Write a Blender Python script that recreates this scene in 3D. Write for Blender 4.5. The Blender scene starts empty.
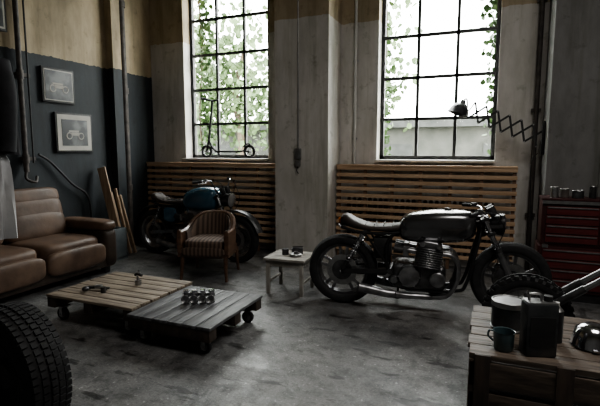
import bpy, bmesh, math, random
from mathutils import Vector, Matrix, Euler
random.seed(7)
S=bpy.context.scene
pi=math.pi
try:
    S.view_settings.look='AgX - Medium High Contrast'
except Exception as e: print(e)

# ---------------------------------------------------------------- materials
def pmat(name,c1,c2=None,scale=6,rough=.5,metal=0,bump=0,stretch=(1,1,1),detail=6,r2=None,spec=.5,coat=0,lo=.35,hi=.65,trans=0):
    m=bpy.data.materials.new(name); m.use_nodes=True
    nt=m.node_tree; N=nt.nodes; L=nt.links
    p=N['Principled BSDF']
    p.inputs['Base Color'].default_value=(*c1,1)
    p.inputs['Roughness'].default_value=rough
    p.inputs['Metallic'].default_value=metal
    p.inputs['Specular IOR Level'].default_value=spec
    p.inputs['Coat Weight'].default_value=coat
    p.inputs['Transmission Weight'].default_value=trans
    tc=N.new('ShaderNodeTexCoord'); mp=N.new('ShaderNodeMapping')
    mp.inputs['Scale'].default_value=stretch
    L.new(tc.outputs['Object'],mp.inputs['Vector'])
    nz=N.new('ShaderNodeTexNoise'); nz.inputs['Scale'].default_value=scale; nz.inputs['Detail'].default_value=detail
    L.new(mp.outputs[0],nz.inputs['Vector'])
    if c2 is not None:
        r=N.new('ShaderNodeValToRGB'); r.color_ramp.elements[0].position=lo; r.color_ramp.elements[1].position=hi
        r.color_ramp.elements[0].color=(*c1,1); r.color_ramp.elements[1].color=(*c2,1)
        L.new(nz.outputs['Fac'],r.inputs['Fac']); L.new(r.outputs[0],p.inputs['Base Color'])
    if r2 is not None:
        mr=N.new('ShaderNodeMapRange'); mr.inputs['From Min'].default_value=.35; mr.inputs['From Max'].default_value=.65
        mr.inputs['To Min'].default_value=rough; mr.inputs['To Max'].default_value=r2
        L.new(nz.outputs['Fac'],mr.inputs['Value']); L.new(mr.outputs[0],p.inputs['Roughness'])
    if bump:
        bp=N.new('ShaderNodeBump'); bp.inputs['Strength'].default_value=bump; bp.inputs['Distance'].default_value=.02
        L.new(nz.outputs['Fac'],bp.inputs['Height']); L.new(bp.outputs[0],p.inputs['Normal'])
    return m

def wallmat(name,low,high,split,dirt=.55):
    m=bpy.data.materials.new(name); m.use_nodes=True
    nt=m.node_tree; N=nt.nodes; L=nt.links; p=N['Principled BSDF']; p.inputs['Roughness'].default_value=.72
    g=N.new('ShaderNodeNewGeometry'); sx=N.new('ShaderNodeSeparateXYZ'); L.new(g.outputs['Position'],sx.inputs[0])
    nz=N.new('ShaderNodeTexNoise'); nz.inputs['Scale'].default_value=14; nz.inputs['Detail'].default_value=6
    L.new(g.outputs['Position'],nz.inputs['Vector'])
    ma=N.new('ShaderNodeMath'); ma.operation='MULTIPLY_ADD'; ma.inputs[1].default_value=.05; L.new(nz.outputs['Fac'],ma.inputs[0]); L.new(sx.outputs['Z'],ma.inputs[2])
    gt=N.new('ShaderNodeMath'); gt.operation='GREATER_THAN'; gt.inputs[1].default_value=split+.025; L.new(ma.outputs[0],gt.inputs[0])
    mx=N.new('ShaderNodeMix'); mx.data_type='RGBA'; mx.inputs['A'].default_value=(*low,1); mx.inputs['B'].default_value=(*high,1)
    L.new(gt.outputs[0],mx.inputs['Factor'])
    def layer(src,sc,st,a,b,c):
        n2=N.new('ShaderNodeTexNoise'); n2.inputs['Scale'].default_value=sc; n2.inputs['Detail'].default_value=8; n2.inputs['Roughness'].default_value=.65
        mp=N.new('ShaderNodeMapping'); mp.inputs['Scale'].default_value=st; L.new(g.outputs['Position'],mp.inputs[0]); L.new(mp.outputs[0],n2.inputs['Vector'])
        r=N.new('ShaderNodeValToRGB'); r.color_ramp.elements[0].position=a; r.color_ramp.elements[1].position=b
        r.color_ramp.elements[0].color=(c,c,c*.95,1); r.color_ramp.elements[1].color=(1,1,1,1); L.new(n2.outputs['Fac'],r.inputs['Fac'])
        m2=N.new('ShaderNodeMix'); m2.data_type='RGBA'; m2.blend_type='MULTIPLY'; m2.inputs['Factor'].default_value=1
        L.new(src,m2.inputs['A']); L.new(r.outputs[0],m2.inputs['B']); return m2.outputs['Result'],n2.outputs['Fac']
    o,h=layer(mx.outputs['Result'],1.7,(1.6,1.6,.6),.33,.6,dirt)
    o,_=layer(o,3,(3,3,.25),.36,.5,.8)
    o,_=layer(o,7,(1,1,1),.34,.42,.75)
    L.new(o,p.inputs['Base Color'])
    bp=N.new('ShaderNodeBump'); bp.inputs['Strength'].default_value=.3; bp.inputs['Distance'].default_value=.02
    L.new(h,bp.inputs['Height']); L.new(bp.outputs[0],p.inputs['Normal'])
    return m

def floormat():
    m=bpy.data.materials.new('concrete_floor'); m.use_nodes=True
    nt=m.node_tree; N=nt.nodes; L=nt.links; p=N['Principled BSDF']
    g=N.new('ShaderNodeNewGeometry')
    def noise(sc,det,ro,st=(1,1,1),rz=0):
        mp=N.new('ShaderNodeMapping'); mp.inputs['Scale'].default_value=st; mp.inputs['Rotation'].default_value=(0,0,rz); L.new(g.outputs['Position'],mp.inputs[0])
        n=N.new('ShaderNodeTexNoise'); n.inputs['Scale'].default_value=sc; n.inputs['Detail'].default_value=det; n.inputs['Roughness'].default_value=ro
        L.new(mp.outputs[0],n.inputs['Vector']); return n
    def ramp(src,a,b,c1,c2):
        r=N.new('ShaderNodeValToRGB'); r.color_ramp.elements[0].position=a; r.color_ramp.elements[1].position=b
        r.color_ramp.elements[0].color=(*c1,1); r.color_ramp.elements[1].color=(*c2,1); L.new(src,r.inputs['Fac']); return r
    def mul(a,b):
        x=N.new('ShaderNodeMix'); x.data_type='RGBA'; x.blend_type='MULTIPLY'; x.inputs['Factor'].default_value=1
        L.new(a,x.inputs['A']); L.new(b,x.inputs['B']); return x.outputs['Result']
    a=ramp(noise(1.3,8,.62).outputs['Fac'],.36,.62,(.11,.11,.112),(.26,.257,.25))
    b=ramp(noise(9,8,.7).outputs['Fac'],.38,.54,(.5,.5,.5),(1,1,1))
    c=ramp(noise(60,4,.8).outputs['Fac'],.3,.6,(.45,.45,.45),(1,1,1))
    d=ramp(noise(3.2,4,.6,(.7,2.4,1)).outputs['Fac'],.36,.395,(.3,.3,.3),(1,1,1))
    e=ramp(noise(30,2,.5).outputs['Fac'],.66,.7,(1,1,1),(1.8,1.8,1.8))
    f=ramp(noise(2.1,6,.75,(2.2,.8,1),.5).outputs['Fac'],.35,.42,(.5,.5,.5),(1,1,1))
    col=mul(mul(mul(mul(mul(a.outputs[0],b.outputs[0]),c.outputs[0]),d.outputs[0]),e.outputs[0]),f.outputs[0])
    L.new(col,p.inputs['Base Color'])
    rr=ramp(noise(2.2,6,.6).outputs['Fac'],.35,.65,(.3,.3,.3),(.58,.58,.58)); L.new(rr.outputs[0],p.inputs['Roughness'])
    bp=N.new('ShaderNodeBump'); bp.inputs['Strength'].default_value=.25; bp.inputs['Distance'].default_value=.01
    L.new(b.outputs[0],bp.inputs['Height']); L.new(bp.outputs[0],p.inputs['Normal'])
    return m

def stripemat(name,c1,c2,axis_scale):
    m=bpy.data.materials.new(name); m.use_nodes=True
    nt=m.node_tree; N=nt.nodes; L=nt.links; p=N['Principled BSDF']; p.inputs['Roughness'].default_value=.85
    tc=N.new('ShaderNodeTexCoord'); w=N.new('ShaderNodeTexWave'); w.inputs['Scale'].default_value=axis_scale; w.inputs['Distortion'].default_value=.4
    L.new(tc.outputs['Object'],w.inputs['Vector'])
    r=N.new('ShaderNodeValToRGB'); r.color_ramp.elements[0].position=.35; r.color_ramp.elements[1].position=.65
    r.color_ramp.elements[0].color=(*c1,1); r.color_ramp.elements[1].color=(*c2,1)
    L.new(w.outputs['Fac'],r.inputs['Fac']); L.new(r.outputs[0],p.inputs['Base Color']); return m

M={}
M['wall_back']=wallmat('plaster_white_tan',(.62,.595,.565),(.44,.36,.25),3.08,.7)
M['wall_left']=wallmat('plaster_dark_tan',(.024,.031,.037),(.46,.37,.25),2.58,.55)
M['wall_right']=wallmat('plaster_grey',(.17,.168,.165),(.2,.18,.14),3.2,.6)
M['ceil']=pmat('ceiling_plaster',(.2,.19,.17),(.26,.25,.22),2,.8)
M['floor']=floormat()
M['frame']=pmat('window_steel',(.03,.03,.03),(.06,.06,.06),12,.5)
M['sill']=pmat('sill_stone',(.45,.43,.4),(.6,.58,.54),8,.6,bump=.1)
M['slat']=pmat('slat_wood',(.42,.275,.17),(.58,.41,.27),7,.5,stretch=(.3,3,3),bump=.1)
M['slat_d']=pmat('batten_wood',(.12,.07,.045),(.18,.11,.07),7,.6)
M['void']=pmat('radiator_iron',(.04,.03,.025),(.07,.055,.045),8,.7)
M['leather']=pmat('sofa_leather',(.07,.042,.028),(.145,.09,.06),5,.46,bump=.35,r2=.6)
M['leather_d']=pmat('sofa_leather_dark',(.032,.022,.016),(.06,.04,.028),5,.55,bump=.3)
M['rubber']=pmat('tyre_rubber',(.009,.009,.01),(.02,.02,.021),20,.75,bump=.1)
M['black']=pmat('black_paint',(.008,.008,.009),(.014,.014,.015),9,.28,coat=.3)
M['blackm']=pmat('black_matte',(.012,.012,.013),(.025,.025,.025),12,.6)
M['tank']=pmat('tank_paint',(.12,.12,.123),(.16,.16,.163),3,.2,metal=.85,coat=.6)
M['chrome']=pmat('chrome',(.6,.6,.62),(.4,.4,.42),8,.15,metal=1)
M['alu']=pmat('cast_aluminium',(.38,.38,.39),(.2,.2,.205),14,.33,metal=.9,bump=.1)
M['dalu']=pmat('dark_engine_metal',(.07,.07,.073),(.14,.14,.144),14,.36,metal=.8,bump=.1)
M['seat']=pmat('seat_vinyl',(.024,.018,.015),(.045,.033,.027),20,.55,bump=.2)
M['blue']=pmat('blue_tank_paint',(.03,.09,.14),(.05,.13,.19),3,.22,coat=.7)
M['white']=pmat('white_paint',(.55,.55,.53),(.65,.65,.62),5,.5)
M['wood1']=pmat('pallet_pale_wood',(.13,.1,.075),(.3,.25,.19),6,.65,stretch=(.6,7,4),bump=.3)
M['wood2']=pmat('pallet_grey_wood',(.05,.052,.056),(.15,.15,.155),6,.5,stretch=(5,.5,3),bump=.3)
M['wood_d']=pmat('dark_timber',(.03,.022,.017),(.065,.047,.035),6,.65,stretch=(4,4,.8),bump=.3)
M['wood_c']=pmat('crate_wood',(.05,.038,.03),(.14,.108,.082),6,.6,stretch=(.8,7,4),bump=.35)
M['wood_s']=pmat('stool_painted_wood',(.2,.185,.16),(.36,.34,.31),6,.6,stretch=(1,5,1),bump=.15)
M['plank']=pmat('pine_plank',(.25,.17,.11),(.37,.27,.18),5,.6,stretch=(6,6,.6))
M['chairw']=pmat('chair_walnut',(.065,.034,.02),(.12,.066,.04),5,.35,stretch=(1,1,6),coat=.2)
M['stripe']=stripemat('striped_upholstery',(.055,.036,.027),(.14,.095,.07),7)
M['red']=pmat('toolchest_red',(.075,.013,.013),(.11,.02,.02),6,.35,coat=.3)
M['redd']=pmat('toolchest_dark_red',(.03,.007,.007),(.048,.011,.011),6,.4)
M['steel']=pmat('brushed_steel',(.28,.28,.28),(.4,.4,.4),20,.35,metal=.9)
M['rust']=pmat('pipe_iron',(.05,.043,.04),(.1,.085,.075),14,.6)
M['teal']=pmat('teal_enamel',(.05,.085,.095),(.07,.11,.12),10,.3,coat=.4)
M['tin']=pmat('canister_tin',(.045,.05,.054),(.11,.115,.12),9,.4,metal=.7,bump=.1)
M['cloth_b']=pmat('jacket_cloth',(.013,.014,.016),(.03,.03,.034),8,.9,bump=.4)
M['cloth_w']=pmat('white_coat_cloth',(.36,.36,.37),(.48,.48,.48),5,.9,bump=.4)
M['paper']=pmat('photo_print',(.012,.015,.018),(.12,.125,.125),7,.4,lo=.45,hi=.62)
M['mount']=pmat('photo_mount',(.4,.385,.35),(.48,.46,.42),4,.8)
M['leaf']=pmat('ivy_leaf',(.03,.075,.018),(.08,.15,.04),3,.6)
M['leaf2']=pmat('tree_leaf',(.07,.115,.045),(.15,.21,.1),2,.7)
M['bark']=pmat('bark',(.1,.08,.06),(.18,.14,.1),6,.9)
M['brick']=pmat('outside_render',(.06,.062,.055),(.1,.1,.09),2,.9)
M['roof']=pmat('outside_roof',(.05,.052,.05),(.08,.082,.08),4,.9)
M['grass']=pmat('outside_ground',(.05,.07,.03),(.1,.11,.07),2,.9)
M['amber']=pmat('amber_lens',(.4,.12,.02),None,5,.2)
M['lens']=pmat('lamp_lens',(.5,.5,.5),(.6,.6,.6),20,.08,metal=.7)
M['boxg']=pmat('grey_blue_box',(.1,.12,.13),(.17,.19,.2),6,.7)

def glassmat():
    m=bpy.data.materials.new('window_glass'); m.use_nodes=True; nt=m.node_tree; N=nt.nodes; L=nt.links
    N.remove(N['Principled BSDF']); o=N['Material Output']
    t=N.new('ShaderNodeBsdfTransparent'); t.inputs[0].default_value=(.94,.95,.93,1)
    g=N.new('ShaderNodeBsdfGlossy'); g.inputs['Roughness'].default_value=.05
    x=N.new('ShaderNodeMixShader'); x.inputs[0].default_value=.05
    L.new(t.outputs[0],x.inputs[1]); L.new(g.outputs[0],x.inputs[2]); L.new(x.outputs[0],o.inputs[0]); return m
M['glass']=glassmat()

# ---------------------------------------------------------------- builder
def smoothpath(pts,sub=6):
    P=[Vector(p) for p in pts]
    if len(P)<3: return P
    out=[]
    for i in range(len(P)-1):
        p0=P[i-1] if i>0 else P[0]*2-P[1]; p1=P[i]; p2=P[i+1]; p3=P[i+2] if i+2<len(P) else P[-1]*2-P[-2]
        for k in range(sub):
            t=k/sub
            out.append(.5*((2*p1)+(-p0+p2)*t+(2*p0-5*p1+4*p2-p3)*t*t+(-p0+3*p1-3*p2+p3)*t**3))
    out.append(P[-1]); return out

class B:
    def __init__(s,name): s.name=name; s.bm=bmesh.new(); s.mats=[]
    def mi(s,m):
        if isinstance(m,str): m=M[m]
        if m not in s.mats: s.mats.append(m)
        return s.mats.index(m)
    def add(s,t,m,mat4=None):
        if mat4 is not None: t.transform(mat4)
        me=bpy.data.meshes.new('tmp'); t.to_mesh(me); t.free()
        n=len(s.bm.faces); s.bm.from_mesh(me); bpy.data.meshes.remove(me)
        s.bm.faces.ensure_lookup_table(); k=s.mi(m)
        for i in range(n,len(s.bm.faces)): s.bm.faces[i].material_index=k; s.bm.faces[i].smooth=True
    def box(s,c,sz,m,rot=(0,0,0),bev=0,seg=2):
        t=bmesh.new(); bmesh.ops.create_cube(t,size=1); bmesh.ops.scale(t,vec=Vector(sz),verts=t.verts)
        if bev>0: bmesh.ops.bevel(t,geom=t.edges[:],offset=min(bev,min(sz)*.45),segments=seg,affect='EDGES',profile=.6)
        s.add(t,m,Matrix.Translation(Vector(c))@Euler(rot).to_matrix().to_4x4())
    def bar(s,p0,p1,w,h,m,bev=0):
        p0=Vector(p0);p1=Vector(p1);d=p1-p0
        t=bmesh.new(); bmesh.ops.create_cube(t,size=1); bmesh.ops.scale(t,vec=Vector((w,h,d.length)),verts=t.verts)
        if bev>0: bmesh.ops.bevel(t,geom=t.edges[:],offset=bev,segments=2,affect='EDGES')
        s.add(t,m,Matrix.Translation((p0+p1)/2)@d.to_track_quat('Z','Y').to_matrix().to_4x4())
    def cyl(s,p0,p1,r,m,r2=None,seg=20):
        p0=Vector(p0);p1=Vector(p1);d=p1-p0
        t=bmesh.new(); bmesh.ops.create_cone(t,cap_ends=True,segments=seg,radius1=r,radius2=r if r2 is None else r2,depth=d.length)
        s.add(t,m,Matrix.Translation((p0+p1)/2)@d.to_track_quat('Z','Y').to_matrix().to_4x4())
    def tube(s,pts,r,m,sub=6,n=10,smooth=True,closed=False):
        P=smoothpath(pts,sub) if smooth else [Vector(p) for p in pts]
        t=bmesh.new(); rings=[]; N=len(P)
        T=(P[1]-P[0]).normalized(); u=T.orthogonal().normalized()
        for i in range(N):
            if closed: Tn=(P[(i+1)%N]-P[i-1]).normalized()
            else: Tn=(P[min(i+1,N-1)]-P[max(i-1,0)]).normalized()
            u=(u-Tn*u.dot(Tn)).normalized(); v=Tn.cross(u)
            rr=r if not isinstance(r,(list,tuple)) else r[0]+(r[1]-r[0])*i/(N-1)
            rings.append([t.verts.new(P[i]+(u*math.cos(2*pi*k/n)+v*math.sin(2*pi*k/n))*rr) for k in range(n)])
        for i in range(N if closed else N-1):
            a=rings[i];b=rings[(i+1)%N]
            for k in range(n): t.faces.new((a[k],a[(k+1)%n],b[(k+1)%n],b[k]))
        if not closed: t.faces.new(rings[0][::-1]); t.faces.new(rings[-1])
        bmesh.ops.recalc_face_normals(t,faces=t.faces); s.add(t,m)
    def lathe(s,prof,c,axis,m,seg=40,closed=False,cap=False):
        t=bmesh.new(); rings=[]
        for k in range(seg):
            a=2*pi*k/seg
            rings.append([t.verts.new((r*math.cos(a),r*math.sin(a),h)) for r,h in prof])
        n=len(prof)
        for k in range(seg):
            A=rings[k];Bq=rings[(k+1)%seg]
            for i in range(n if closed else n-1):
                j=(i+1)%n; t.faces.new((A[i],Bq[i],Bq[j],A[j]))
        if cap:
            t.faces.new([rings[k][0] for k in range(seg)]); t.faces.new([rings[k][-1] for k in range(seg)])
        bmesh.ops.remove_doubles(t,verts=t.verts,dist=1e-5); bmesh.ops.recalc_face_normals(t,faces=t.faces)
        s.add(t,m,Matrix.Translation(Vector(c))@Vector(axis).to_track_quat('Z','Y').to_matrix().to_4x4())
    def torus(s,c,axis,R,r,m,seg=40,n=12,rz=None):
        rz=rz or r
        s.lathe([(R+r*math.cos(2*pi*i/n),rz*math.sin(2*pi*i/n)) for i in range(n)],c,axis,m,seg,closed=True)
    def loft(s,rings,m,cap=True):
        t=bmesh.new(); V=[[t.verts.new(p) for p in r] for r in rings]; n=len(rings[0])
        for a,b in zip(V[:-1],V[1:]):
            for k in range(n): t.faces.new((a[k],a[(k+1)%n],b[(k+1)%n],b[k]))
        if cap: t.faces.new(V[0][::-1]); t.faces.new(V[-1])
        bmesh.ops.recalc_face_normals(t,faces=t.faces); s.add(t,m)
    def sec(s,secs,m,p=2.6,n=24,sub=4):
        P=smoothpath([(a,b,c) for a,b,c,d in secs],sub); Q=smoothpath([(a,d,0) for a,b,c,d in secs],sub)
        rings=[]
        for A,C in zip(P,Q):
            x,hw,zl,zh=A.x,max(A.y,.003),A.z,C.y; mid=(zl+zh)/2; hh=max((zh-zl)/2,.003); r=[]
            for k in range(n):
                a=2*pi*k/n; ca,sa=math.cos(a),math.sin(a)
                r.append((x,hw*math.copysign(abs(ca)**(2/p),ca),mid+hh*math.copysign(abs(sa)**(2/p),sa)))
            rings.append(r)
        s.loft(rings,m)
    def cush(s,c,sz,m,rot=(0,0,0),p=5,n=9):
        t=bmesh.new(); bmesh.ops.create_cube(t,size=2); bmesh.ops.subdivide_edges(t,edges=t.edges[:],cuts=n,use_grid_fill=True)
        for v in t.verts:
            q=v.co; k=(abs(q.x)**p+abs(q.y)**p+abs(q.z)**p)**(1/p); q=q/k
            v.co=Vector((q.x*sz[0]/2,q.y*sz[1]/2,q.z*sz[2]/2))
        s.add(t,m,Matrix.Translation(Vector(c))@Euler(rot).to_matrix().to_4x4())
    def ball(s,c,sz,m):
        t=bmesh.new(); bmesh.ops.create_uvsphere(t,u_segments=20,v_segments=12,radius=1); bmesh.ops.scale(t,vec=Vector(sz),verts=t.verts)
        s.add(t,m,Matrix.Translation(Vector(c)))
    def leaves(s,blobs,m,size):
        t=bmesh.new()
        for (c,r,n) in blobs:
            for _ in range(n):
                v=Vector([max(-1,min(1,random.gauss(0,.45))) for _ in range(3)]); p=Vector(c)+Vector((v.x*r[0],v.y*r[1],v.z*r[2]))
                sz=size*random.uniform(.6,1.3); q=Euler([random.uniform(0,6.28) for _ in range(3)]).to_matrix()
                pts=[(-.5,0,0),(-.2,.45,.05),(.25,.35,0),(.6,0,-.05),(.25,-.35,0),(-.2,-.45,.05)]
                t.faces.new([t.verts.new(p+q@(Vector(w)*sz)) for w in pts])
        s.add(t,m)
    def finish(s,loc=(0,0,0),rotz=0,rot=None):
        me=bpy.data.meshes.new(s.name); s.bm.to_mesh(me); s.bm.free()
        for m in s.mats: me.materials.append(m)
        me.set_sharp_from_angle(angle=math.radians(38))
        o=bpy.data.objects.new(s.name,me); S.collection.objects.link(o)
        o.location=loc; o.rotation_euler=rot if rot else (0,0,rotz); return o

# ---------------------------------------------------------------- room
XL,XR,YB,YF,H=-5.0,3.3,5.9,-2.2,4.6
b=B('floor'); b.box(((XL+XR)/2,(YF+6.2)/2,-.05),(XR-XL+.6,6.2-YF+.3,.1),'floor'); b.finish()
b=B('ceiling'); b.box(((XL+XR)/2,(YF+6.2)/2,H+.05),(XR-XL+.6,6.2-YF+.3,.1),'ceil'); b.finish()
b=B('wall_left'); b.box((XL-.1,(YF+6.2)/2,H/2),(.2,6.2-YF,H),'wall_left')
b.box((XL+.06,5.06,H/2),(.12,.16,H),'wall_left'); b.finish()
b=B('wall_right'); b.box((XR+.1,(YF+6.2)/2,H/2),(.2,6.2-YF,H),'wall_right'); b.finish()
b=B('wall_front'); b.box(((XL+XR)/2,YF-.1,H/2),(XR-XL,.2,H),'wall_right'); b.finish()
W1=(-4.38,-2.95); W2=(-1.37,.05); ZS,ZT=1.30,3.94
b=B('wall_back')
def wb(x0,x1,z0,z1,y0=5.9,y1=6.2,m='wall_back'): b.box(((x0+x1)/2,(y0+y1)/2,(z0+z1)/2),(x1-x0,y1-y0,z1-z0),m)
wb(XL,XR,0,ZS); wb(XL,XR,ZT,H); wb(XL,W1[0],ZS,ZT); wb(W1[1],W2[0],ZS,ZT); wb(W2[1],XR,ZS,ZT)
b.finish()
b=B('wall_pillar'); wb(-2.6,-1.87,0,H,5.4,5.9); b.finish()
b=B('wall_projection'); wb(.54,XR,0,H,5.3,5.9,'wall_right'); b.box((1.02,5.295,H/2),(.03,.02,H),'wall_right'); b.finish()

def window(name,x0,x1):
    b=B(name); y=6.1; cols=3; rows=5
    for x in (x0+.02,x1-.02): b.box((x,y,(ZS+ZT)/2),(.055,.05,ZT-ZS),'frame')
    for z in (ZS+.05,ZT-.02): b.box(((x0+x1)/2,y,z),(x1-x0,.05,.055),'frame')
    for i in range(1,cols): b.box((x0+(x1-x0)*i/cols,y,(ZS+ZT)/2),(.038,.04,ZT-ZS),'frame')
    for i in range(1,rows): b.box(((x0+x1)/2,y,ZS+.03+(ZT-ZS-.03)*i/rows),(x1-x0,.04,.038),'frame')
    b.box(((x0+x1)/2,y+.002,(ZS+ZT)/2),(x1-x0-.02,.006,ZT-ZS-.02),'glass')
    b.box((x0+(x1-x0)*2/3+.01,y-.03,ZS+.03+(ZT-ZS)*.5/5),(.03,.03,.09),'frame')
    b.finish()
window('window_1',*W1); window('window_2',*W2)
b=B('trim_1'); b.box(((W1[0]+W1[1])/2,5.93,ZS+.012),(W1[1]-W1[0]+.0,.3,.03),'sill',bev=.006); b.finish()
b=B('trim_2'); b.box(((W2[0]+W2[1])/2,5.93,ZS+.012),(W2[1]-W2[0]+.0,.3,.03),'sill',bev=.006); b.finish()

def screen(name,x0,x1):
    b=B(name); y=5.70; n=13; z0,z1=.16,1.22
    for i in range(n):
        z=z0+(z1-z0)*i/(n-1); b.box(((x0+x1)/2,y,z),(x1-x0,.022,.047),'slat',bev=.004)
    b.box(((x0+x1)/2,y+.05,z1+.032),(x1-x0,.14,.025),'slat',bev=.004)
    k=max(3,round((x1-x0)/.38))
    for i in range(k+1):
        x=x0+.03+(x1-x0-.06)*i/k; b.box((x,y+.025,(z1+.0)/2),(.04,.028,z1),'slat_d')
    m=int((x1-x0-.3)/.07)
    for i in range(m):
        b.box((x0+.15+.07*i,y+.085,.5),(.04,.07,.66),'void',bev=.015)
    b.cyl((x0+.1,y+.085,.22),(x1-.1,y+.085,.22),.02,'void'); b.finish()
screen('radiator_screen',-4.98,-2.62); screen('radiator_screen',-1.85,.3)

# ---------------------------------------------------------------- pipes
b=B('water_pipe'); b.cyl((-1.66,5.865,1.27),(-1.66,5.865,H),.018,'white')
for z in (1.6,2.6,3.6): b.box((-1.66,5.885,z),(.06,.03,.03),'steel')
b.finish()
b=B('water_pipe'); b.cyl((.46,5.84,0),(.46,5.84,H),.026,'rust')
for z in (.7,1.9,3.1): b.box((.46,5.87,z),(.1,.05,.035),'rust')
b.finish()
b=B('water_pipe'); b.cyl((-4.93,5.22,0),(-4.93,5.22,H),.05,'rust')
for z in (.9,2.3,3.5): b.cyl((-4.93,5.22,z-.04),(-4.93,5.22,z+.04),.062,'rust')
b.finish()
b=B('pipe_rail')
b.cyl((-4.94,3.64,1.2),(-4.94,3.64,H),.028,'rust'); b.cyl((-4.93,3.73,1.3),(-4.93,3.73,H),.01,'blackm')
for z in (1.35,2.3,3.3): b.box((-4.96,3.68,z),(.06,.16,.04),'rust'); b.cyl((-4.94,3.64,z-.05),(-4.94,3.64,z+.05),.038,'rust')
b.tube([(-4.94,3.64,1.22),(-4.92,3.62,1.12),(-4.88,3.7,1.08),(-4.93,3.76,1.14)],.016,'rust')
b.finish()
b=B('conduit'); b.tube([(-4.96,3.82,1.4),(-4.96,3.98,1.3),(-4.94,4.25,1.02),(-4.94,4.5,.8),(-4.94,4.52,.2)],.014,'blackm')
b.finish()
b=B('pillar_cable'); b.cyl((-2.27,5.39,1.45),(-2.27,5.39,H),.007,'steel')
b.box((-2.27,5.38,1.4),(.09,.035,.14),'steel',bev=.008); b.box((-2.27,5.38,1.28),(.07,.035,.08),'steel',bev=.008)
b.tube([(-2.27,5.375,1.24),(-2.28,5.37,1.19),(-2.26,5.375,1.15)],.006,'blackm'); b.finish()

def picture(name,y,z,w,h,mount=.05,kind=0):
    b=B(name); x=XL+.018
    b.box((x,y,z),(.03,w,h),'blackm',bev=.005); b.box((x+.014,y,z),(.01,w-.05,h-.05),'mount')
    b.box((x+.018,y,z),(.008,w-.05-2*mount,h-.05-2*mount),'paper')
    if kind:
        for dy in (-.09,.09):
            b.lathe([(.032,-.001),(.045,-.001),(.045,.001),(.032,.001)],(x+.024,y+dy,z-.04),(1,0,0),'mount',seg=24,closed=True)
        b.box((x+.024,y,z-.015),(.002,.12,.04),'mount'); b.box((x+.024,y-.02,z+.02),(.002,.15,.02),'mount')
    b.finish()
picture('picture_frame',4.16,2.24,.46,.42,.012,1); picture('picture_frame',4.36,1.67,.56,.5,.06,1)
picture('picture_frame',3.36,2.95,.38,.42,.02)

# ---------------------------------------------------------------- sofa
b=B('leather_sofa')
Ls=1.95; aw=.2
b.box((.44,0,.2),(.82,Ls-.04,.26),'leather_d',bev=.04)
for sx in (.1,.78):
    for sy in (-.85,.85): b.box((sx,sy,.035),(.07,.07,.07),'blackm')
sw=(Ls-2*aw)/2
for i in (-1,1):
    yc=i*sw/2
    b.cush((.5,yc,.38),(.72,sw-.01,.2),'leather',p=5)
    b.cush((.86,yc,.27),(.12,sw-.02,.26),'leather',p=4)
    b.cush((.2,yc,.58),(.26,sw-.015,.34),'leather',rot=(0,-.22,0),p=4)
    b.cush((.15,yc,.75),(.25,sw-.015,.3),'leather',rot=(0,-.24,0),p=4.5)
    b.cush((.12,yc,.91),(.22,sw-.015,.2),'leather',rot=(0,-.26,0),p=4)
for i in (-1,1):
    y=i*(Ls/2-aw/2)
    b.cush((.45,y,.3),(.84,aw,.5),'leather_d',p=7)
    b.cush((.46,y,.56),(.84,aw+.05,.14),'leather',p=4)
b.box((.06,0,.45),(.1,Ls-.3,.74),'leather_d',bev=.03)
b.finish((-4.97,3.16,0))

# ---------------------------------------------------------------- coat stand
b=B('coat_stand')
b.cyl((0,0,0),(0,0,2.2),.02,'rust'); b.lathe([(0,0),(.2,0),(.2,.02),(.05,.045),(0,.05)],(0,0,0),(0,0,1),'rust')
for k in range(4):
    a=k*pi/2+.4; b.tube([(0,0,2.12),(.1*math.cos(a),.1*math.sin(a),2.1),(.15*math.cos(a),.15*math.sin(a),2.18)],.009,'rust')
def garment(x0,y0,ztop,zbot,w,dep,mat,sleeves=True,ph=0):
    rings=[]; n=36
    for i in range(12):
        f=i/11; z=ztop-(ztop-zbot)*f; ww=w*(.35+.65*min(1,f*5)**.6)*(1+.1*f); dd=dep*(.5+.5*min(1,f*4))
        r=[]
        for k in range(n):
            a=2*pi*k/n; wob=1+.1*f*math.sin(7*a+ph)+.05*math.sin(11*a+4*f)
            r.append((x0+ww/2*math.cos(a)*wob,y0+dd/2*math.sin(a)*wob,z))
        rings.append(r)
    b.loft(rings,mat)
    if sleeves:
        for sx in (-1,1):
            b.tube([(x0+sx*w*.38,y0,ztop-.09),(x0+sx*w*.52,y0-.03,ztop-.3),(x0+sx*w*.5,y0-.05,ztop-.66)],(.065,.05),mat)
garment(.03,.0,2.1,1.42,.38,.24,'cloth_b')
garment(.03,-.02,1.5,.87,.34,.2,'cloth_w',False,2)
b.finish((-3.1,1.96,0),.4)

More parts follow.
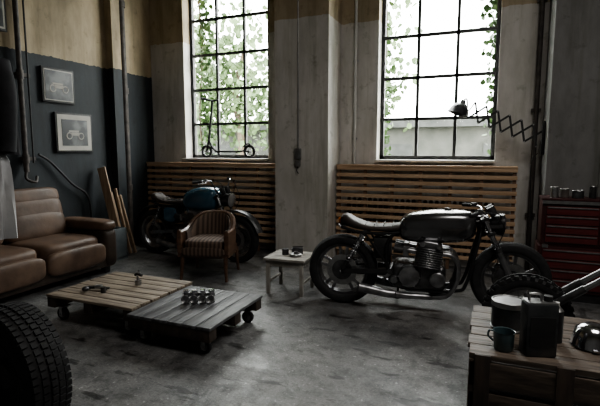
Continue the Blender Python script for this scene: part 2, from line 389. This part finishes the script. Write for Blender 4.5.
# ---------------------------------------------------------------- tyre helper / wheels
def tyre(b,c,R,w,axis,mat='rubber',hole=.62,knob=False,blocks=False):
    ri=R*hole; h=w/2
    prof=[(ri,-h*.7),(ri+.01,-h*.85),(R*.82,-h),(R*.93,-h*.9),(R*.985,-h*.55),(R,0),(R*.985,h*.55),(R*.93,h*.9),(R*.82,h),(ri+.01,h*.85),(ri,h*.7)]
    b.lathe(prof,c,axis,mat,seg=56,closed=True)
    q=Vector(axis).to_track_quat('Z','Y').to_matrix().to_4x4(); T=Matrix.Translation(Vector(c))@q
    if knob:
        n=34
        for k in range(n):
            for j,(hh,rr) in enumerate(((-h*.7,R*.965),(0,R),(h*.7,R*.965))):
                a=2*pi*(k+(.5 if j==1 else 0))/n
                t=bmesh.new(); bmesh.ops.create_cube(t,size=1); bmesh.ops.scale(t,vec=Vector((.026,R*2*pi/n*.55,w*.26)),verts=t.verts)
                b.add(t,mat,T@Matrix.Rotation(a,4,'Z')@Matrix.Translation((rr+.006,0,hh)))
    if blocks:
        n=60
        for k in range(n):
            for j in range(5):
                hh=h*(-.76+.38*j); a=2*pi*(k+.5*(j%2))/n; rr=R*(1-.028*abs(j-2)**1.4*.6)
                t=bmesh.new(); bmesh.ops.create_cube(t,size=1); bmesh.ops.scale(t,vec=Vector((.014,R*2*pi/n*.72,w*.14)),verts=t.verts)
                b.add(t,mat,T@Matrix.Rotation(a,4,'Z')@Matrix.Translation((rr+.003,0,hh)))

def bikewheel(b,x,z,R,w,kind,disc=True,knob=False):
    c=(x,0,z); tyre(b,c,R,w,(0,1,0),hole=.72,knob=knob)
    rr=R*.73
    b.lathe([(rr,-w*.36),(rr+.004,-w*.4),(rr-.02,-w*.34),(rr-.03,0),(rr-.02,w*.34),(rr+.004,w*.4),(rr,w*.36)],c,(0,1,0),'alu' if kind!='dark' else 'dalu',seg=48,closed=True)
    b.cyl((x,-.07,z),(x,.07,z),.035,'dalu'); b.cyl((x,-.12,z),(x,.12,z),.012,'chrome')
    if kind=='wire':
        b.cyl((x,-.03,z),(x,.03,z),.055,'alu')
        for k in range(32):
            a=2*pi*k/32; s=1 if k%2 else -1; a2=a+.35*(1 if (k//2)%2 else -1)
            b.cyl((x+.05*math.cos(a2),s*.03,z+.05*math.sin(a2)),(x+(rr-.02)*math.cos(a),s*.005,z+(rr-.02)*math.sin(a)),.0022,'chrome',seg=5)
    else:
        for k in range(5):
            a=2*pi*k/5+.3
            for da in (-.17,.17):
                p0=(x+.03*math.cos(a+da*2.5),0,z+.03*math.sin(a+da*2.5)); p1=(x+(rr-.02)*math.cos(a+da),0,z+(rr-.02)*math.sin(a+da))
                b.bar(p0,p1,.02,.028,'alu',bev=.004)
    if disc:
        for s in ((-1,1) if disc==2 else (-1,)):
            y=s*.062
            b.lathe([(.09,-.003),(.145,-.003),(.145,.003),(.09,.003)],(x,y,z),(0,1,0),'steel',seg=40,closed=True)
            b.lathe([(.0,-.006),(.095,-.006),(.095,.006),(.0,.006)],(x,y,z),(0,1,0),'dalu',seg=30,closed=False)

def motorcycle(loc,rotz,tank='tank',seatm='seat',kind='dark',WB=1.47,R=.33,knob=False,high=False,side=None,fw=.11,tanksh=None):
    b=B('motorcycle'); F=WB
    bikewheel(b,0,R,R,.15,kind,disc=1,knob=knob); bikewheel(b,F,R,R,fw,kind,disc=2 if not knob else 0,knob=knob)
    hx=F-.245
    fr='black'
    for s in (-1,1):
        y=.11*s
        b.tube([(hx,.02*s,.80),(hx-.05,.1*s,.6),(hx-.12,y,.3),(hx-.22,y,.22),(.55,y,.22),(.44,y,.32),(.42,y,.6),(.5,.08*s,.73)],.016,fr)
        b.tube([(hx,.02*s,.84),(.8,.06*s,.76),(.5,.09*s,.71),(.2,.1*s,.7),(-.0,.09*s,.74)],.014,fr)
        b.tube([(.42,y,.42),(.22,.11*s,.69)],.011,fr,smooth=False)
        b.bar((0,.115*s,R),(.47,.115*s,.36),.022,.045,'blackm' if not high else 'alu',bev=.004)
        p0=Vector((.02,.145*s,R+.03)); p1=Vector((.2,.13*s,.69)); b.cyl(p0,p1,.011,'chrome'); b.cyl(p0,p0.lerp(p1,.3),.02,'blackm'); b.cyl(p0.lerp(p1,.86),p1,.024,'chrome')
        d=p1-p0; q=d.to_track_quat('Z','Y'); pts=[]
        for k in range(9*10+1):
            a=2*pi*k/10; f=.22+.64*k/90; pts.append(p0+d*f+q@Vector((.024*math.cos(a),.024*math.sin(a),0)))
        b.tube(pts,.0048,'alu',smooth=False,n=6)
        a0=Vector((F,.1*s,R)); a1=Vector((hx-.0,.1*s,.885)); up=(a1-a0)
        b.cyl(a0,a0+up*.48,.027,'alu'); b.cyl(a0+up*.45,a1,.019,'chrome')
        b.cyl(a0+up*.46,a0+up*.52,.03,'blackm')
        b.cyl((F,.075*s,R),(F,.13*s,R),.022,'alu')
        if not knob: b.box((F-.1,.085*s,R+.07),(.07,.05,.09),'dalu',rot=(0,.5,0),bev=.012)
    b.tube([(-.0,-.09,.74),(-.04,0,.75),(-.0,.09,.74)],.014,fr)
    b.cyl((hx-.005,0,.7),(hx-.02,0,.88),.035,fr)
    ax=Vector((F,0,R)); up=Vector((hx-F,0,.885-R))
    for f in (.74,.965):
        c=ax+up*f; b.box(c,(.07,.26,.03),'dalu',rot=(0,-.41,0),bev=.01)
    b.cyl((.45,-.14,.36),(.45,.14,.36),.025,'dalu')
    # engine
    b.box((.7,0,.33),(.46,.32,.22),'dalu',bev=.05,seg=4); b.box((.72,0,.22),(.28,.22,.08),'alu',bev=.025,seg=3)
    for s in (-1,1):
        b.lathe([(0,.03),(.05,.03),(.088,.022),(.1,0),(.105,-.02)],(.62,s*.172,.34),(0,s,0),'alu')
        b.lathe([(0,.045),(.05,.045),(.066,.034),(.07,0)],(.86,s*.165,.33),(0,s,0),'alu')
        b.lathe([(0,.03),(.03,.028),(.04,0)],(.49,s*.155,.3),(0,s,0),'alu')
        for k in range(6):
            a=k*pi/3; b.cyl((.62+.092*math.cos(a),s*.175,.34+.092*math.sin(a)),(.62+.092*math.cos(a),s*.195,.34+.092*math.sin(a)),.006,'chrome',seg=8)
    tilt=.12
    def eng(u,v):
        return (.77+u*math.cos(tilt)+v*math.sin(tilt),0,.42-u*math.sin(tilt)+v*math.cos(tilt))
    b.box(eng(0,.09),(.16,.36,.18),'dalu',rot=(0,tilt,0))
    for k in range(9):
        b.box(eng(0,.02+.02*k),(.225,.43,.007),'alu',rot=(0,tilt,0),bev=.002,seg=1)
    b.box(eng(0,.2),(.2,.42,.035),'dalu',rot=(0,tilt,0),bev=.012)
    b.box(eng(0,.225),(.13,.4,.04),'alu',rot=(0,tilt,0),bev=.016,seg=3)
    for s in (-1,1):
        for q in (-.07,.07): b.cyl((eng(q,.215)[0],s*.19,eng(q,.215)[2]),(eng(q,.215)[0],s*.225,eng(q,.215)[2]),.022,'alu')
    for y in (-.14,-.05,.05,.14):
        b.cyl((.67,y,.56),(.6,y,.57),.024,'alu'); b.box((.585,y,.56),(.05,.045,.09),'alu',bev=.01); b.cyl((.56,y,.565),(.48,y,.575),.03,'blackm',r2=.036)
        yy=y*.95
        b.tube([(.88,y,.55),(.97,y,.54),(1.03,yy,.46),(1.02,yy,.3),(.94,yy*.9,.17),(.8,y*.8,.145)],.021,'alu' if kind!='wire' else 'chrome')
    for s in (-1,1):
        b.tube([(.82,.1*s,.145),(.6,.13*s,.15),(.5,.16*s,.165)],[.028,.03],'alu')
        b.tube([(.5,.16*s,.165),(.42,.165*s,.17),(.3,.17*s,.19),(.18,.175*s,.21)],[.036,.044],'alu' if s<0 else 'dalu')
    b.box((.37,0,.56),(.16,.18,.2),'blackm',bev=.02)
    if side:
        for s in (-1,1): b.cush((.36,.12*s,.58),(.22,.04,.2),side,p=4)
    T=tanksh or [(.52,.07,.70,.77),(.535,.115,.66,.835),(.6,.145,.635,.88),(.78,.165,.63,.915),(.98,.165,.64,.925),(1.09,.15,.66,.92),(1.15,.115,.70,.905),(1.17,.07,.75,.87)]
    b.sec(T,tank,p=3.4); b.cyl((.93,0,.905),(.93,0,.94),.03,'chrome')
    b.sec([(-.02,.04,.785,.82),(-.01,.08,.765,.85),(.04,.1,.745,.86),(.12,.115,.725,.815),(.25,.12,.715,.775),(.42,.115,.71,.775),(.51,.1,.715,.79),(.54,.08,.73,.785)],seatm,p=3)
    for k in range(5): b.box((.14+.08*k,0,.776),(.006,.2,.012),'blackm',bev=.002)
    b.cyl((-.02,0,.79),(-.045,0,.79),.03,'amber')
    bz=.93 if not high else 1.05
    for s in (-1,1):
        b.tube([(hx+.0,.0,.915),(hx-.0,.1*s,.92),(hx+.0,.2*s,bz),(hx-.06,.28*s,bz+.01),(hx-.12,.37*s,bz)],.011,'chrome')
        b.cyl((hx-.075,.3*s,bz+.008),(hx-.135,.4*s,bz-.002),.017,'rubber')
        b.tube([(hx-.05,.27*s,bz+.01),(hx+.0,.31*s,bz-.005),(hx-.05,.4*s,bz-.015)],.005,'chrome')
        b.box((hx-.05,.255*s,bz+.02),(.05,.04,.035),'blackm',bev=.008)
        b.lathe([(0,.03),(.033,.03),(.036,.0),(.03,-.05),(0,-.055)],(hx+.06,.055*s,.94),(-.5,0,.85),'blackm')
        b.tube([(hx-.02,.25*s,bz+.01),(hx+.12,.16*s,bz-.02),(hx+.1,.06*s,.8),(hx-.02,.04*s,.74)],.005,'rubber')
        b.tube([(hx+.03,.24*s,bz),(hx+.15,.2*s,.82),(F-.14,.12*s,.6),(F-.1,.09*s,R+.1)],.004,'rubber')
    b.lathe([(0,-.11),(.05,-.1),(.085,-.05),(.095,0),(.098,.015),(.09,.02)],(hx+.15,0,.81),(1,0,-.05),'black'); b.lathe([(.092,.015),(.07,.03),(.0,.04)],(hx+.15,0,.81),(1,0,-.05),'lens')
    for s in (-1,1): b.bar((hx+.05,.1*s,.8),(hx+.15,.095*s,.81),.01,.03,'dalu')
    for s in (-1,1):
        b.cyl((.4,.14*s,.3),(.4,.25*s,.3),.012,'rubber'); b.bar((.4,.14*s,.3),(.47,.13*s,.36),.01,.03,'alu')
    for dz in (.045,-.045): b.bar((0,.09,R+dz*1.6),(.5,.09,.32+dz),.012,.014,'blackm')
    b.lathe([(.02,-.004),(.085,-.004),(.085,.004),(.02,.004)],(0,.09,R),(0,1,0),'dalu',closed=True)
    b.tube([(.52,.13,.22),(.5,.22,.05),(.49,.245,.008)],.011,'blackm'); b.box((.49,.25,.006),(.06,.05,.012),'blackm')
    if high:
        for cx,a0,a1 in ((F,.3,2.4),(0,.9,3.0)):
            rings=[]
            for i in range(18):
                a=a0+(a1-a0)*i/17; r=R+.045; c,s_=math.cos(a),math.sin(a)
                rings.append([(cx+(r+q)*c,y,R+(r+q)*s_) for q,y in ((0,-.065),(.018,-.05),(.028,0),(.018,.05),(0,.065),(.008,.04),(.014,0),(.008,-.04))])
            b.loft(rings,'dalu')
    return b.finish(loc,rotz)

a=math.atan2(.18,1.46)
motorcycle((-1.25,4.08,0),a)
motorcycle((-4.33,5.1,0),-.06,tank='blue',seatm='seat',kind='wire',WB=1.37,R=.31,high=1,side='blue',tanksh=[(.55,.07,.70,.78),(.6,.12,.67,.88),(.75,.15,.66,.95),(.95,.155,.66,.97),(1.06,.13,.69,.95),(1.1,.08,.74,.89)])

b=B('dirt_bike_frame'); R=.29
bikewheel(b,0,R-.0,R-.012,.1,'wire',disc=False,knob=True)
for s in (-1,1):
    a0=Vector((0,.09*s,R)); a1=Vector((.66,.09*s,.8)); b.cyl(a0,a0.lerp(a1,.5),.026,'dalu'); b.cyl(a0.lerp(a1,.45),a1,.019,'alu')
    b.tube([(.6,.02*s,.72),(.75,.1*s,.5),(.95,.12*s,.2),(1.3,.12*s,.18),(1.5,.1*s,.4),(1.35,.08*s,.62),(.68,.03*s,.76)],.015,'black')
    b.cyl((.95,.12*s,.2),(.95,.16*s,0),.014,'blackm'); b.cyl((1.3,.12*s,.18),(1.3,.16*s,0),.014,'blackm')
    b.tube([(.66,.02*s,.8),(.64,.15*s,.87),(.7,.36*s,.89)],.011,'chrome')
for f in (.8,.98): b.box((.66*f,0,R+.51*f),(.06,.24,.03),'alu',rot=(0,-.7,0),bev=.008)
b.finish((.29,3.5,0),-.05)

# ---------------------------------------------------------------- armchair
b=B('armchair')
def U(f,inset):
    w=.29-inset; yb=.27-inset; yf=-.27
    arc=.25; L1=yb-arc*1-yf
    tot=2*L1+pi*arc; d=f*tot
    if d<L1: return Vector((w,yf+d,0))
    if d<L1+pi*arc:
        t=(d-L1)/arc; return Vector((w*math.cos(t),yb-arc+arc*math.sin(t),0))
    return Vector((-w,yb-arc-(d-L1-pi*arc),0))
rings=[]; n=40
for i in range(n+1):
    f=i/n; o=U(f,0); q=U(f,.045); k=math.exp(-((f-.5)/.24)**4); zt=.56+.17*k; zb=.27
    rake=Vector((0,.05*k,0))
    rings.append([(o.x,o.y,zb),(o.x,o.y+rake.y*.5,(zb+zt)/2),(o.x,o.y+rake.y,zt-.015),((o.x+q.x)/2,(o.y+q.y)/2+rake.y,zt),(q.x,q.y+rake.y,zt-.015),(q.x,q.y+rake.y*.5,(zb+zt)/2),(q.x,q.y,zb)])
b.loft(rings,'chairw')
rings=[]
for i in range(n+1):
    f=.1+.8*i/n; o=U(f,.044); q=U(f,.075); k=math.exp(-((f-.5)/.24)**4); zt=.53+.16*k
    rings.append([(o.x,o.y,.4),(o.x,o.y+.045*k,zt),((o.x+q.x)/2,(o.y+q.y)/2+.045*k,zt+.012),(q.x,q.y+.04*k,zt-.02),(q.x,q.y,.42)])
b.loft(rings,'stripe')
b.box((0,-.01,.3),(.52,.5,.09),'chairw',bev=.02); b.cush((0,-.03,.39),(.49,.5,.15),'stripe',p=4.5)
b.cush((0,-.275,.335),(.5,.05,.1),'stripe',p=4)
for sx,sy in ((-1,-1),(1,-1),(-1,1),(1,1)):
    b.tube([(sx*.245,sy*.24+(.0),.29),(sx*.25,sy*.25,.15),(sx*.26,sy*.27,.0)],[.026,.016],'chairw')
for sx in (-1,1): b.cush((sx*.268,-.265,.44),(.055,.045,.27),'chairw',p=4)
b.finish((-2.95,4.38,0),.28)

# ---------------------------------------------------------------- pallet tables
def caster(b,x,y,r=.055):
    b.box((x,y,2*r+.012),(.09,.09,.01),'steel')
    for s in (-1,1): b.box((x,y+s*.026,r+.02),(.035,.006,.08),'steel')
    tyre(b,(x,y,r),r,.036,(0,1,0),hole=.55); b.cyl((x,y-.018,r),(x,y+.018,r),r*.58,'steel')
    b.cyl((x,y-.034,r),(x,y+.034,r),.008,'chrome')
def pallet(name,x0,x1,y0,y1,h,mat,alongx,gap,nb,sidem):
    b=B(name); cx,cy=(x0+x1)/2,(y0+y1)/2; w,d=x1-x0,y1-y0
    if alongx:
        for i in range(nb):
            yy=-d/2+d*(i+.5)/nb; b.box((random.uniform(-.005,.005),yy,h-.012),(w,d/nb-gap,.024),mat,bev=.004)
        for x in (-w/2+.05,0,w/2-.05): b.box((x,0,h-.068),(.09,d-.02,.085),sidem,bev=.004)
    else:
        for i in range(nb):
            xx=-w/2+w*(i+.5)/nb; b.box((xx,0,h-.012),(w/nb-gap,d,.024),mat,bev=.004)
        for y in (-d/2+.05,0,d/2-.05): b.box((0,y,h-.068),(w-.02,.09,.085),sidem,bev=.004)
    for x in (-w/2+.1,w/2-.1):
        for y in (-d/2+.08,d/2-.08): caster(b,x,y,(h-.122)/2)
    b.finish((cx,cy,0))
pallet('pallet_coffee_table',-3.43,-2.5,2.62,3.42,.235,'wood1',True,.012,7,'wood_d')
pallet('pallet_coffee_table',-2.475,-1.73,2.54,3.33,.225,'wood2',False,.005,6,'wood_d')

b=B('carburettor_bank')
for i in range(4):
    x=-.1+.067*i
    b.cyl((x,0,.0),(x,0,.03),.026,'steel'); b.cyl((x,0,.03),(x,0,.09),.021,'alu'); b.cyl((x,0,.09),(x,0,.105),.025,'chrome')
    b.cyl((x,-.05,.05),(x,.04,.05),.02,'alu'); b.lathe([(.018,0),(.02,.015),(.03,.025)],(x,-.045,.05),(0,-1,0),'steel',seg=20)
b.box((0,.03,.06),(.25,.012,.03),'steel',bev=.003); b.cyl((-.13,.0,.075),(.13,.0,.075),.005,'chrome')
b.finish((-2.12,2.97,.226),.45)
b=B('hand_tools')
b.tube([(-.12,0,.012),(0,.02,.02),(.1,.0,.012)],.01,'blackm'); b.tube([(-.1,.05,.012),(0,.02,.022),(.11,.04,.012)],.01,'dalu')
b.box((.02,.02,.03),(.06,.04,.03),'alu',bev=.008); b.cyl((.1,-.05,0),(.1,-.05,.05),.02,'blackm'); b.ball((-.06,-.05,.027),(.03,.025,.022),'dalu')
b.finish((-3.12,2.86,.236),.3)
b=B('spray_gun')
b.cyl((0,0,0),(0,0,.045),.028,'steel'); b.cyl((0,0,.045),(0,0,.09),.012,'alu'); b.tube([(-.03,0,.085),(0,0,.1),(.045,0,.09)],.012,'blackm'); b.cyl((.01,0,.08),(.01,0,.13),.009,'chrome')
b.finish((-2.9,3.14,.236))

# stool
b=B('side_stool'); h=.37
for i in range(3): b.box((0,-.14+.14*i,h-.012),(.44,.134,.024),'wood_s',bev=.003)
for x in (-.18,.18):
    for y in (-.17,.17): b.box((x,y,(h-.024)/2),(.035,.035,h-.024),'wood_s',bev=.003)
for y in (-.17,.17): b.box((0,y,h-.055),(.34,.02,.06),'wood_s')
for x in (-.18,.18): b.box((x,0,h-.055),(.02,.32,.06),'wood_s'); b.box((x,0,.12),(.02,.32,.025),'wood_s')
b.finish((-1.86,4.22,0),.04)
b=B('engine_parts')
b.cyl((-.08,0,0),(-.08,0,.06),.035,'dalu'); b.torus((.05,-.03,.015),(0,0,1),.05,.014,'steel'); b.box((.02,.08,.03),(.12,.06,.058),'dalu',rot=(0,0,.4),bev=.01); b.cyl((.05,-.03,0),(.05,-.03,.05),.02,'alu'); b.cyl((-.02,.05,.07),(.08,.09,.07),.014,'chrome')
b.finish((-1.84,4.22,h+.001))

# ---------------------------------------------------------------- kick scooter on the sill
b=B('kick_scooter'); R=.1
for x in (0,.74):
    b.torus((x,0,R),(0,1,0),R-.018,.018,'rubber',rz=.02); b.torus((x,0,R),(0,1,0),R-.038,.006,'chrome'); b.cyl((x,-.03,R),(x,.03,R),.018,'blackm')
    for k in range(8): b.cyl((x,0,R),(x+(R-.03)*math.cos(k*pi/4),0,R+(R-.03)*math.sin(k*pi/4)),.003,'chrome',seg=6)
b.box((.38,0,.1),(.42,.09,.03),'blackm',bev=.008)
b.tube([(.58,0,.1),(.64,0,.11),(.74,0,R)],.015,'blackm'); b.tube([(.18,0,.1),(.1,0,.16),(.045,0,.26)],.016,'blackm')
b.tube([(0,0,R),(.03,0,.24),(.045,0,.3)],.016,'blackm',smooth=False); b.cyl((.045,0,.28),(.12,0,.86),.018,'blackm')
b.tube([(.02,-.1,.88),(.12,0,.86),(.2,.04,.87)],.014,'blackm'); b.cyl((.0,-.13,.885),(.06,-.06,.873),.02,'rubber')
b.tube([(.74+.02,0,.21),(.69,0,.21),(.64,0,.17)],.012,'blackm'); b.tube([(.12,-.06,.86),(.0,-.05,.7),(.06,-.02,.45)],.005,'rubber')
b.finish((-4.01,5.92,1.328))

# ---------------------------------------------------------------- left corner clutter
b=B('storage_box')
b.box((0,0,.02),(.4,.32,.04),'boxg')
for s in (-1,1): b.box((s*.19,0,.22),(.02,.32,.4),'boxg',bev=.004); b.box((0,s*.15,.22),(.4,.02,.4),'boxg',bev=.004)
b.box((0,-.163,.36),(.4,.012,.04),'steel'); b.finish((-4.66,4.5,0))
b=B('wood_planks')
b.bar((.16,-.02,.0),(-.1,-.06,1.2),.02,.12,'plank')
for i,(y,hh) in enumerate(((.0,.85),(.06,.9),(.12,.8))): b.bar((.18+.03*i,y+.03,.0),(-.08+.02*i,y+.07,hh),.02,.05,'plank')
b.finish((-4.8,4.76,.012))

# ---------------------------------------------------------------- lone tyre (left foreground)
b=B('car_tyre'); tyre(b,(0,0,0),.34,.2,(0,0,1),hole=.58,blocks=True)
b.lathe([(.2,-.08),(.2,.085),(.185,.08),(.17,.03),(.09,.02),(.06,.05),(0,.05)],(0,0,0),(0,0,1),'blackm')
o=b.finish((-2.15,1.44,.345))
o.rotation_mode='QUATERNION'; o.rotation_quaternion=Vector((-.12,-1,0)).to_track_quat('Z','Y')

# ---------------------------------------------------------------- tool chest
b=B('tool_chest'); w,d,h=1.0,.36,.93
b.box((w/2,d/2,.05),(w-.04,d-.04,.1),'blackm')
b.box((w/2,d/2,.31),(w,d,.44),'redd',bev=.008); b.box((w/2,d/2+.01,.75),(w-.04,d-.04,.44),'redd',bev=.008)
def drawers(z0,z1,n,cols,x0,x1,y):
    for c in range(cols):
        xa=x0+(x1-x0)*c/cols; xb=x0+(x1-x0)*(c+1)/cols
        for i in range(n):
            za=z0+(z1-z0)*i/n; zb=z0+(z1-z0)*(i+1)/n
            b.box(((xa+xb)/2,y,(za+zb)/2),(xb-xa-.015,.02,zb-za-.01),'red',bev=.004)
            b.box(((xa+xb)/2,y-.014,zb-.017),(xb-xa-.03,.012,.012),'steel',bev=.003)
drawers(.12,.51,4,1,.03,w-.03,-.005); drawers(.56,.92,4,2,.05,w-.05,.025)
b.box((w/2,d/2+.01,.98),(w-.02,d-.02,.02),'redd',bev=.005); b.box((w/2,.01,.955),(w-.04,.01,.03),'steel')
for x in (.06,w-.06): b.box((x,-.002,.53),(.05,.03,.03),'steel')
b.finish((.47,4.9,0))
b=B('paint_cans')
for x,y,r,hh,m in ((0,0,.035,.1,'steel'),(.09,.04,.04,.08,'rust'),(.2,0,.05,.07,'tin'),(.33,.05,.03,.11,'blackm'),(.45,.0,.05,.09,'tin')):
    b.cyl((x,y,0),(x,y,hh),r,m); b.torus((x,y,hh),(0,0,1),r-.002,.004,'steel',seg=24,n=6)
b.finish((.6,5.05,.991))

# ---------------------------------------------------------------- scissor lamp
b=B('scissor_wall_lamp')
y=5.6; A=Vector((.5,y,1.58)); E=Vector((-.22,y,1.9)); n=6; d=(E-A)/n; nrm=Vector((-d.z,0,d.x)).normalized()*.1
b.box((.522,y,1.58),(.03,.06,.36),'blackm',bev=.005)
for i in range(n):
    p=A+d*i;q=A+d*(i+1)
    b.bar(p+nrm+Vector((0,-.008,0)),q-nrm+Vector((0,-.008,0)),.011,.022,'blackm'); b.bar(p-nrm+Vector((0,.008,0)),q+nrm+Vector((0,.008,0)),.011,.022,'blackm')
    b.cyl(p+nrm+Vector((0,-.015,0)),p+nrm+Vector((0,.015,0)),.009,'steel',seg=10); b.cyl(p-nrm+Vector((0,-.015,0)),p-nrm+Vector((0,.015,0)),.009,'steel',seg=10)
b.tube([E+nrm,E+Vector((-.05,0,.12)),E+Vector((-.1,0,.1))],.009,'blackm'); b.tube([E-nrm,E+Vector((-.03,0,0)),E+Vector((-.08,0,.1))],.008,'blackm')
hc=E+Vector((-.12,-.01,.02))
b.lathe([(.0,.1),(.025,.1),(.03,.06),(.07,.045),(.1,.0),(.12,-.06),(.125,-.065),(.116,-.058),(.095,.0),(.065,.04),(0,.05)],hc,(.35,.1,.93),'dalu')
b.ball(hc,(.035,.035,.045),'white')
b.tube([A+Vector((-.02,0,-.16)),A+Vector((-.08,0,-.3)),A+Vector((-.05,0,-.9))],.005,'rubber'); b.finish()

# ---------------------------------------------------------------- crate table foreground
b=B('crate_table'); x0,x1,y0,y1,h=-.05,1.1,2.2,2.92,.5
nb=6
for i in range(nb):
    b.box(((x0+x1)/2+random.uniform(-.01,.01),y0+(y1-y0)*(i+.5)/nb,h-.014),(x1-x0,(y1-y0)/nb-.007,.028),'wood_c',bev=.004)
for x in (x0+.045,x1-.045):
    for y in (y0+.045,y1-.045): b.box((x,y,(h-.03)/2),(.09,.09,h-.03),'wood_c',bev=.005)
for i in range(3):
    z=h-.1-.15*i
    for y in (y0+.012,y1-.012): b.box(((x0+x1)/2,y,z),(x1-x0,.024,.125),'wood_c',bev=.004)
    for x in (x0+.012,x1-.012): b.box((x,(y0+y1)/2,z),(.02,y1-y0-.06,.125),'wood_c',bev=.004)
for x in (x0+.06,x0+.4): b.box((x,y0-.002,h-.2),(.07,.02,.4),'wood_d',bev=.004)
b.finish()
b=B('enamel_mug'); b.lathe([(0,.004),(.036,.004),(.04,.0),(.044,.01),(.048,.09),(.05,.092),(.046,.09),(.042,.012),(0,.01)],(0,0,0),(0,0,1),'teal')
b.tube([(.045,0,.075),(.075,0,.07),(.078,0,.04),(.043,0,.022)],.005,'teal'); b.finish((.1,2.3,.501),2.6)
b=B('oil_canister'); b.box((0,0,.125),(.14,.09,.25),'tin',bev=.012); b.box((0,0,.252),(.13,.08,.008),'steel',bev=.003); b.cyl((.035,0,.25),(.035,0,.28),.02,'blackm')
b.tube([(-.05,0,.25),(-.045,0,.285),(.0,0,.285),(.005,0,.25)],.006,'steel'); b.box((0,-.046,.12),(.11,.004,.14),'blackm'); b.finish((.245,2.31,.501),.3)
b=B('biscuit_tin'); b.cyl((0,0,0),(0,0,.13),.085,'tin',seg=36); b.cyl((0,0,.125),(0,0,.15),.088,'steel',seg=36); b.torus((0,0,.15),(0,0,1),.084,.005,'steel'); b.torus((0,0,.008),(0,0,1),.085,.004,'steel'); b.finish((.13,2.6,.501))
b=B('spray_can')
b.cyl((0,0,0),(0,0,.16),.033,'blackm'); b.cyl((0,0,.16),(0,0,.18),.033,'steel',r2=.015); b.cyl((0,0,.18),(0,0,.2),.012,'white'); b.finish((.34,2.5,.501))
b=B('chrome_headlamp'); b.lathe([(0,.1),(.04,.095),(.075,.07),(.09,.02),(.092,0),(.096,-.008),(.088,-.014)],(0,0,.0),(0,0,1),'chrome'); b.lathe([(.09,-.01),(0,-.014)],(0,0,0),(0,0,1),'lens')
b.box((0,0,.0),(.03,.215,.012),'chrome',bev=.003); b.finish((.5,2.5,.516))

# ---------------------------------------------------------------- outside
b=B('outside_ground'); b.box((-3,16.2,-.1),(50,19.6,.15),'grass'); b.finish()
b=B('outside_building'); b.box((-8,17,1.1),(30,3,2.2),'brick'); b.box((-8,17,2.3),(30.5,3.6,.22),'roof')
for i in range(8): b.box((-20+3.4*i,15.48,1.2),(1.2,.06,.9),'roof')
b.finish()
b=B('ivy'); bl=[]
for i in range(9):
    z=1.3+.33*i
    bl.append(((-1.36+random.uniform(-.03,.03),6.45,z),(.06,.1,.3),(24,28,20,12,6,4,4,4,4)[i]))
    bl.append(((.06,6.45,z),(.12+.022*i,.1,.3),(30,40,50,70,90,120,150,170,170)[i]))
    bl.append(((-4.36,6.45,z),(.18,.1,.3),(60,60,60,55,55,70,80,80,80)[i]))
b.leaves(bl,'leaf',.07)
for x in (-1.42,.14,-4.46): b.tube([(x,6.45,-.02),(x+.03,6.47,1),(x-.02,6.43,2),(x+.03,6.46,3),(x-.02,6.45,4.2)],.014,'bark')
b.finish()
for k,(tx,ty,tw) in enumerate(((-9.6,11.6,2.0),(-7.2,12.4,1.7),(-3.0,12.8,.8))):
    b=B('tree')
    b.leaves([((tx+random.uniform(-1,1)*tw*.5,ty,3.2+random.uniform(-1.2,1.8)),(tw,1,1.3),(330,280,70)[k]) for _ in range(7)],'leaf2',.17)
    b.tube([(tx,ty,-.02),(tx+.1,ty,1.5),(tx-.1,ty,3.2),(tx+.2,ty,4.4)],[.16,.06],'bark'); b.finish()

# ---------------------------------------------------------------- light
w=bpy.data.worlds.new('World'); S.world=w; w.use_nodes=True
bg=w.node_tree.nodes['Background']; bg.inputs[0].default_value=(.98,.99,1,1); bg.inputs[1].default_value=21.0
def area(name,loc,rot,sx,sy,power,col=(1,1,1),portal=False):
    l=bpy.data.lights.new(name,'AREA'); l.shape='RECTANGLE'; l.size=sx; l.size_y=sy; l.energy=power; l.color=col
    if portal: l.cycles.is_portal=True
    o=bpy.data.objects.new(name,l); S.collection.objects.link(o); o.location=loc; o.rotation_euler=rot; return o
for i,W in enumerate((W1,W2)):
    area('window_portal_%d'%i,((W[0]+W[1])/2,6.16,(ZS+ZT)/2),(-pi/2,0,0),W[1]-W[0],ZT-ZS,1,portal=True)
area('ceiling_fill',(1.1,1.7,4.5),(0,0,0),1.8,1.4,110,(1,.96,.91))  # added out-of-view fill light under the closed ceiling, no real skylight

# ---------------------------------------------------------------- camera
c=bpy.data.cameras.new('Camera'); c.sensor_width=36; c.lens=27.24; c.clip_end=200
o=bpy.data.objects.new('Camera',c); S.collection.objects.link(o); o.location=(0,0,1.45)
o.rotation_euler=(math.radians(90-6.65),0,math.radians(22.6)); S.camera=o
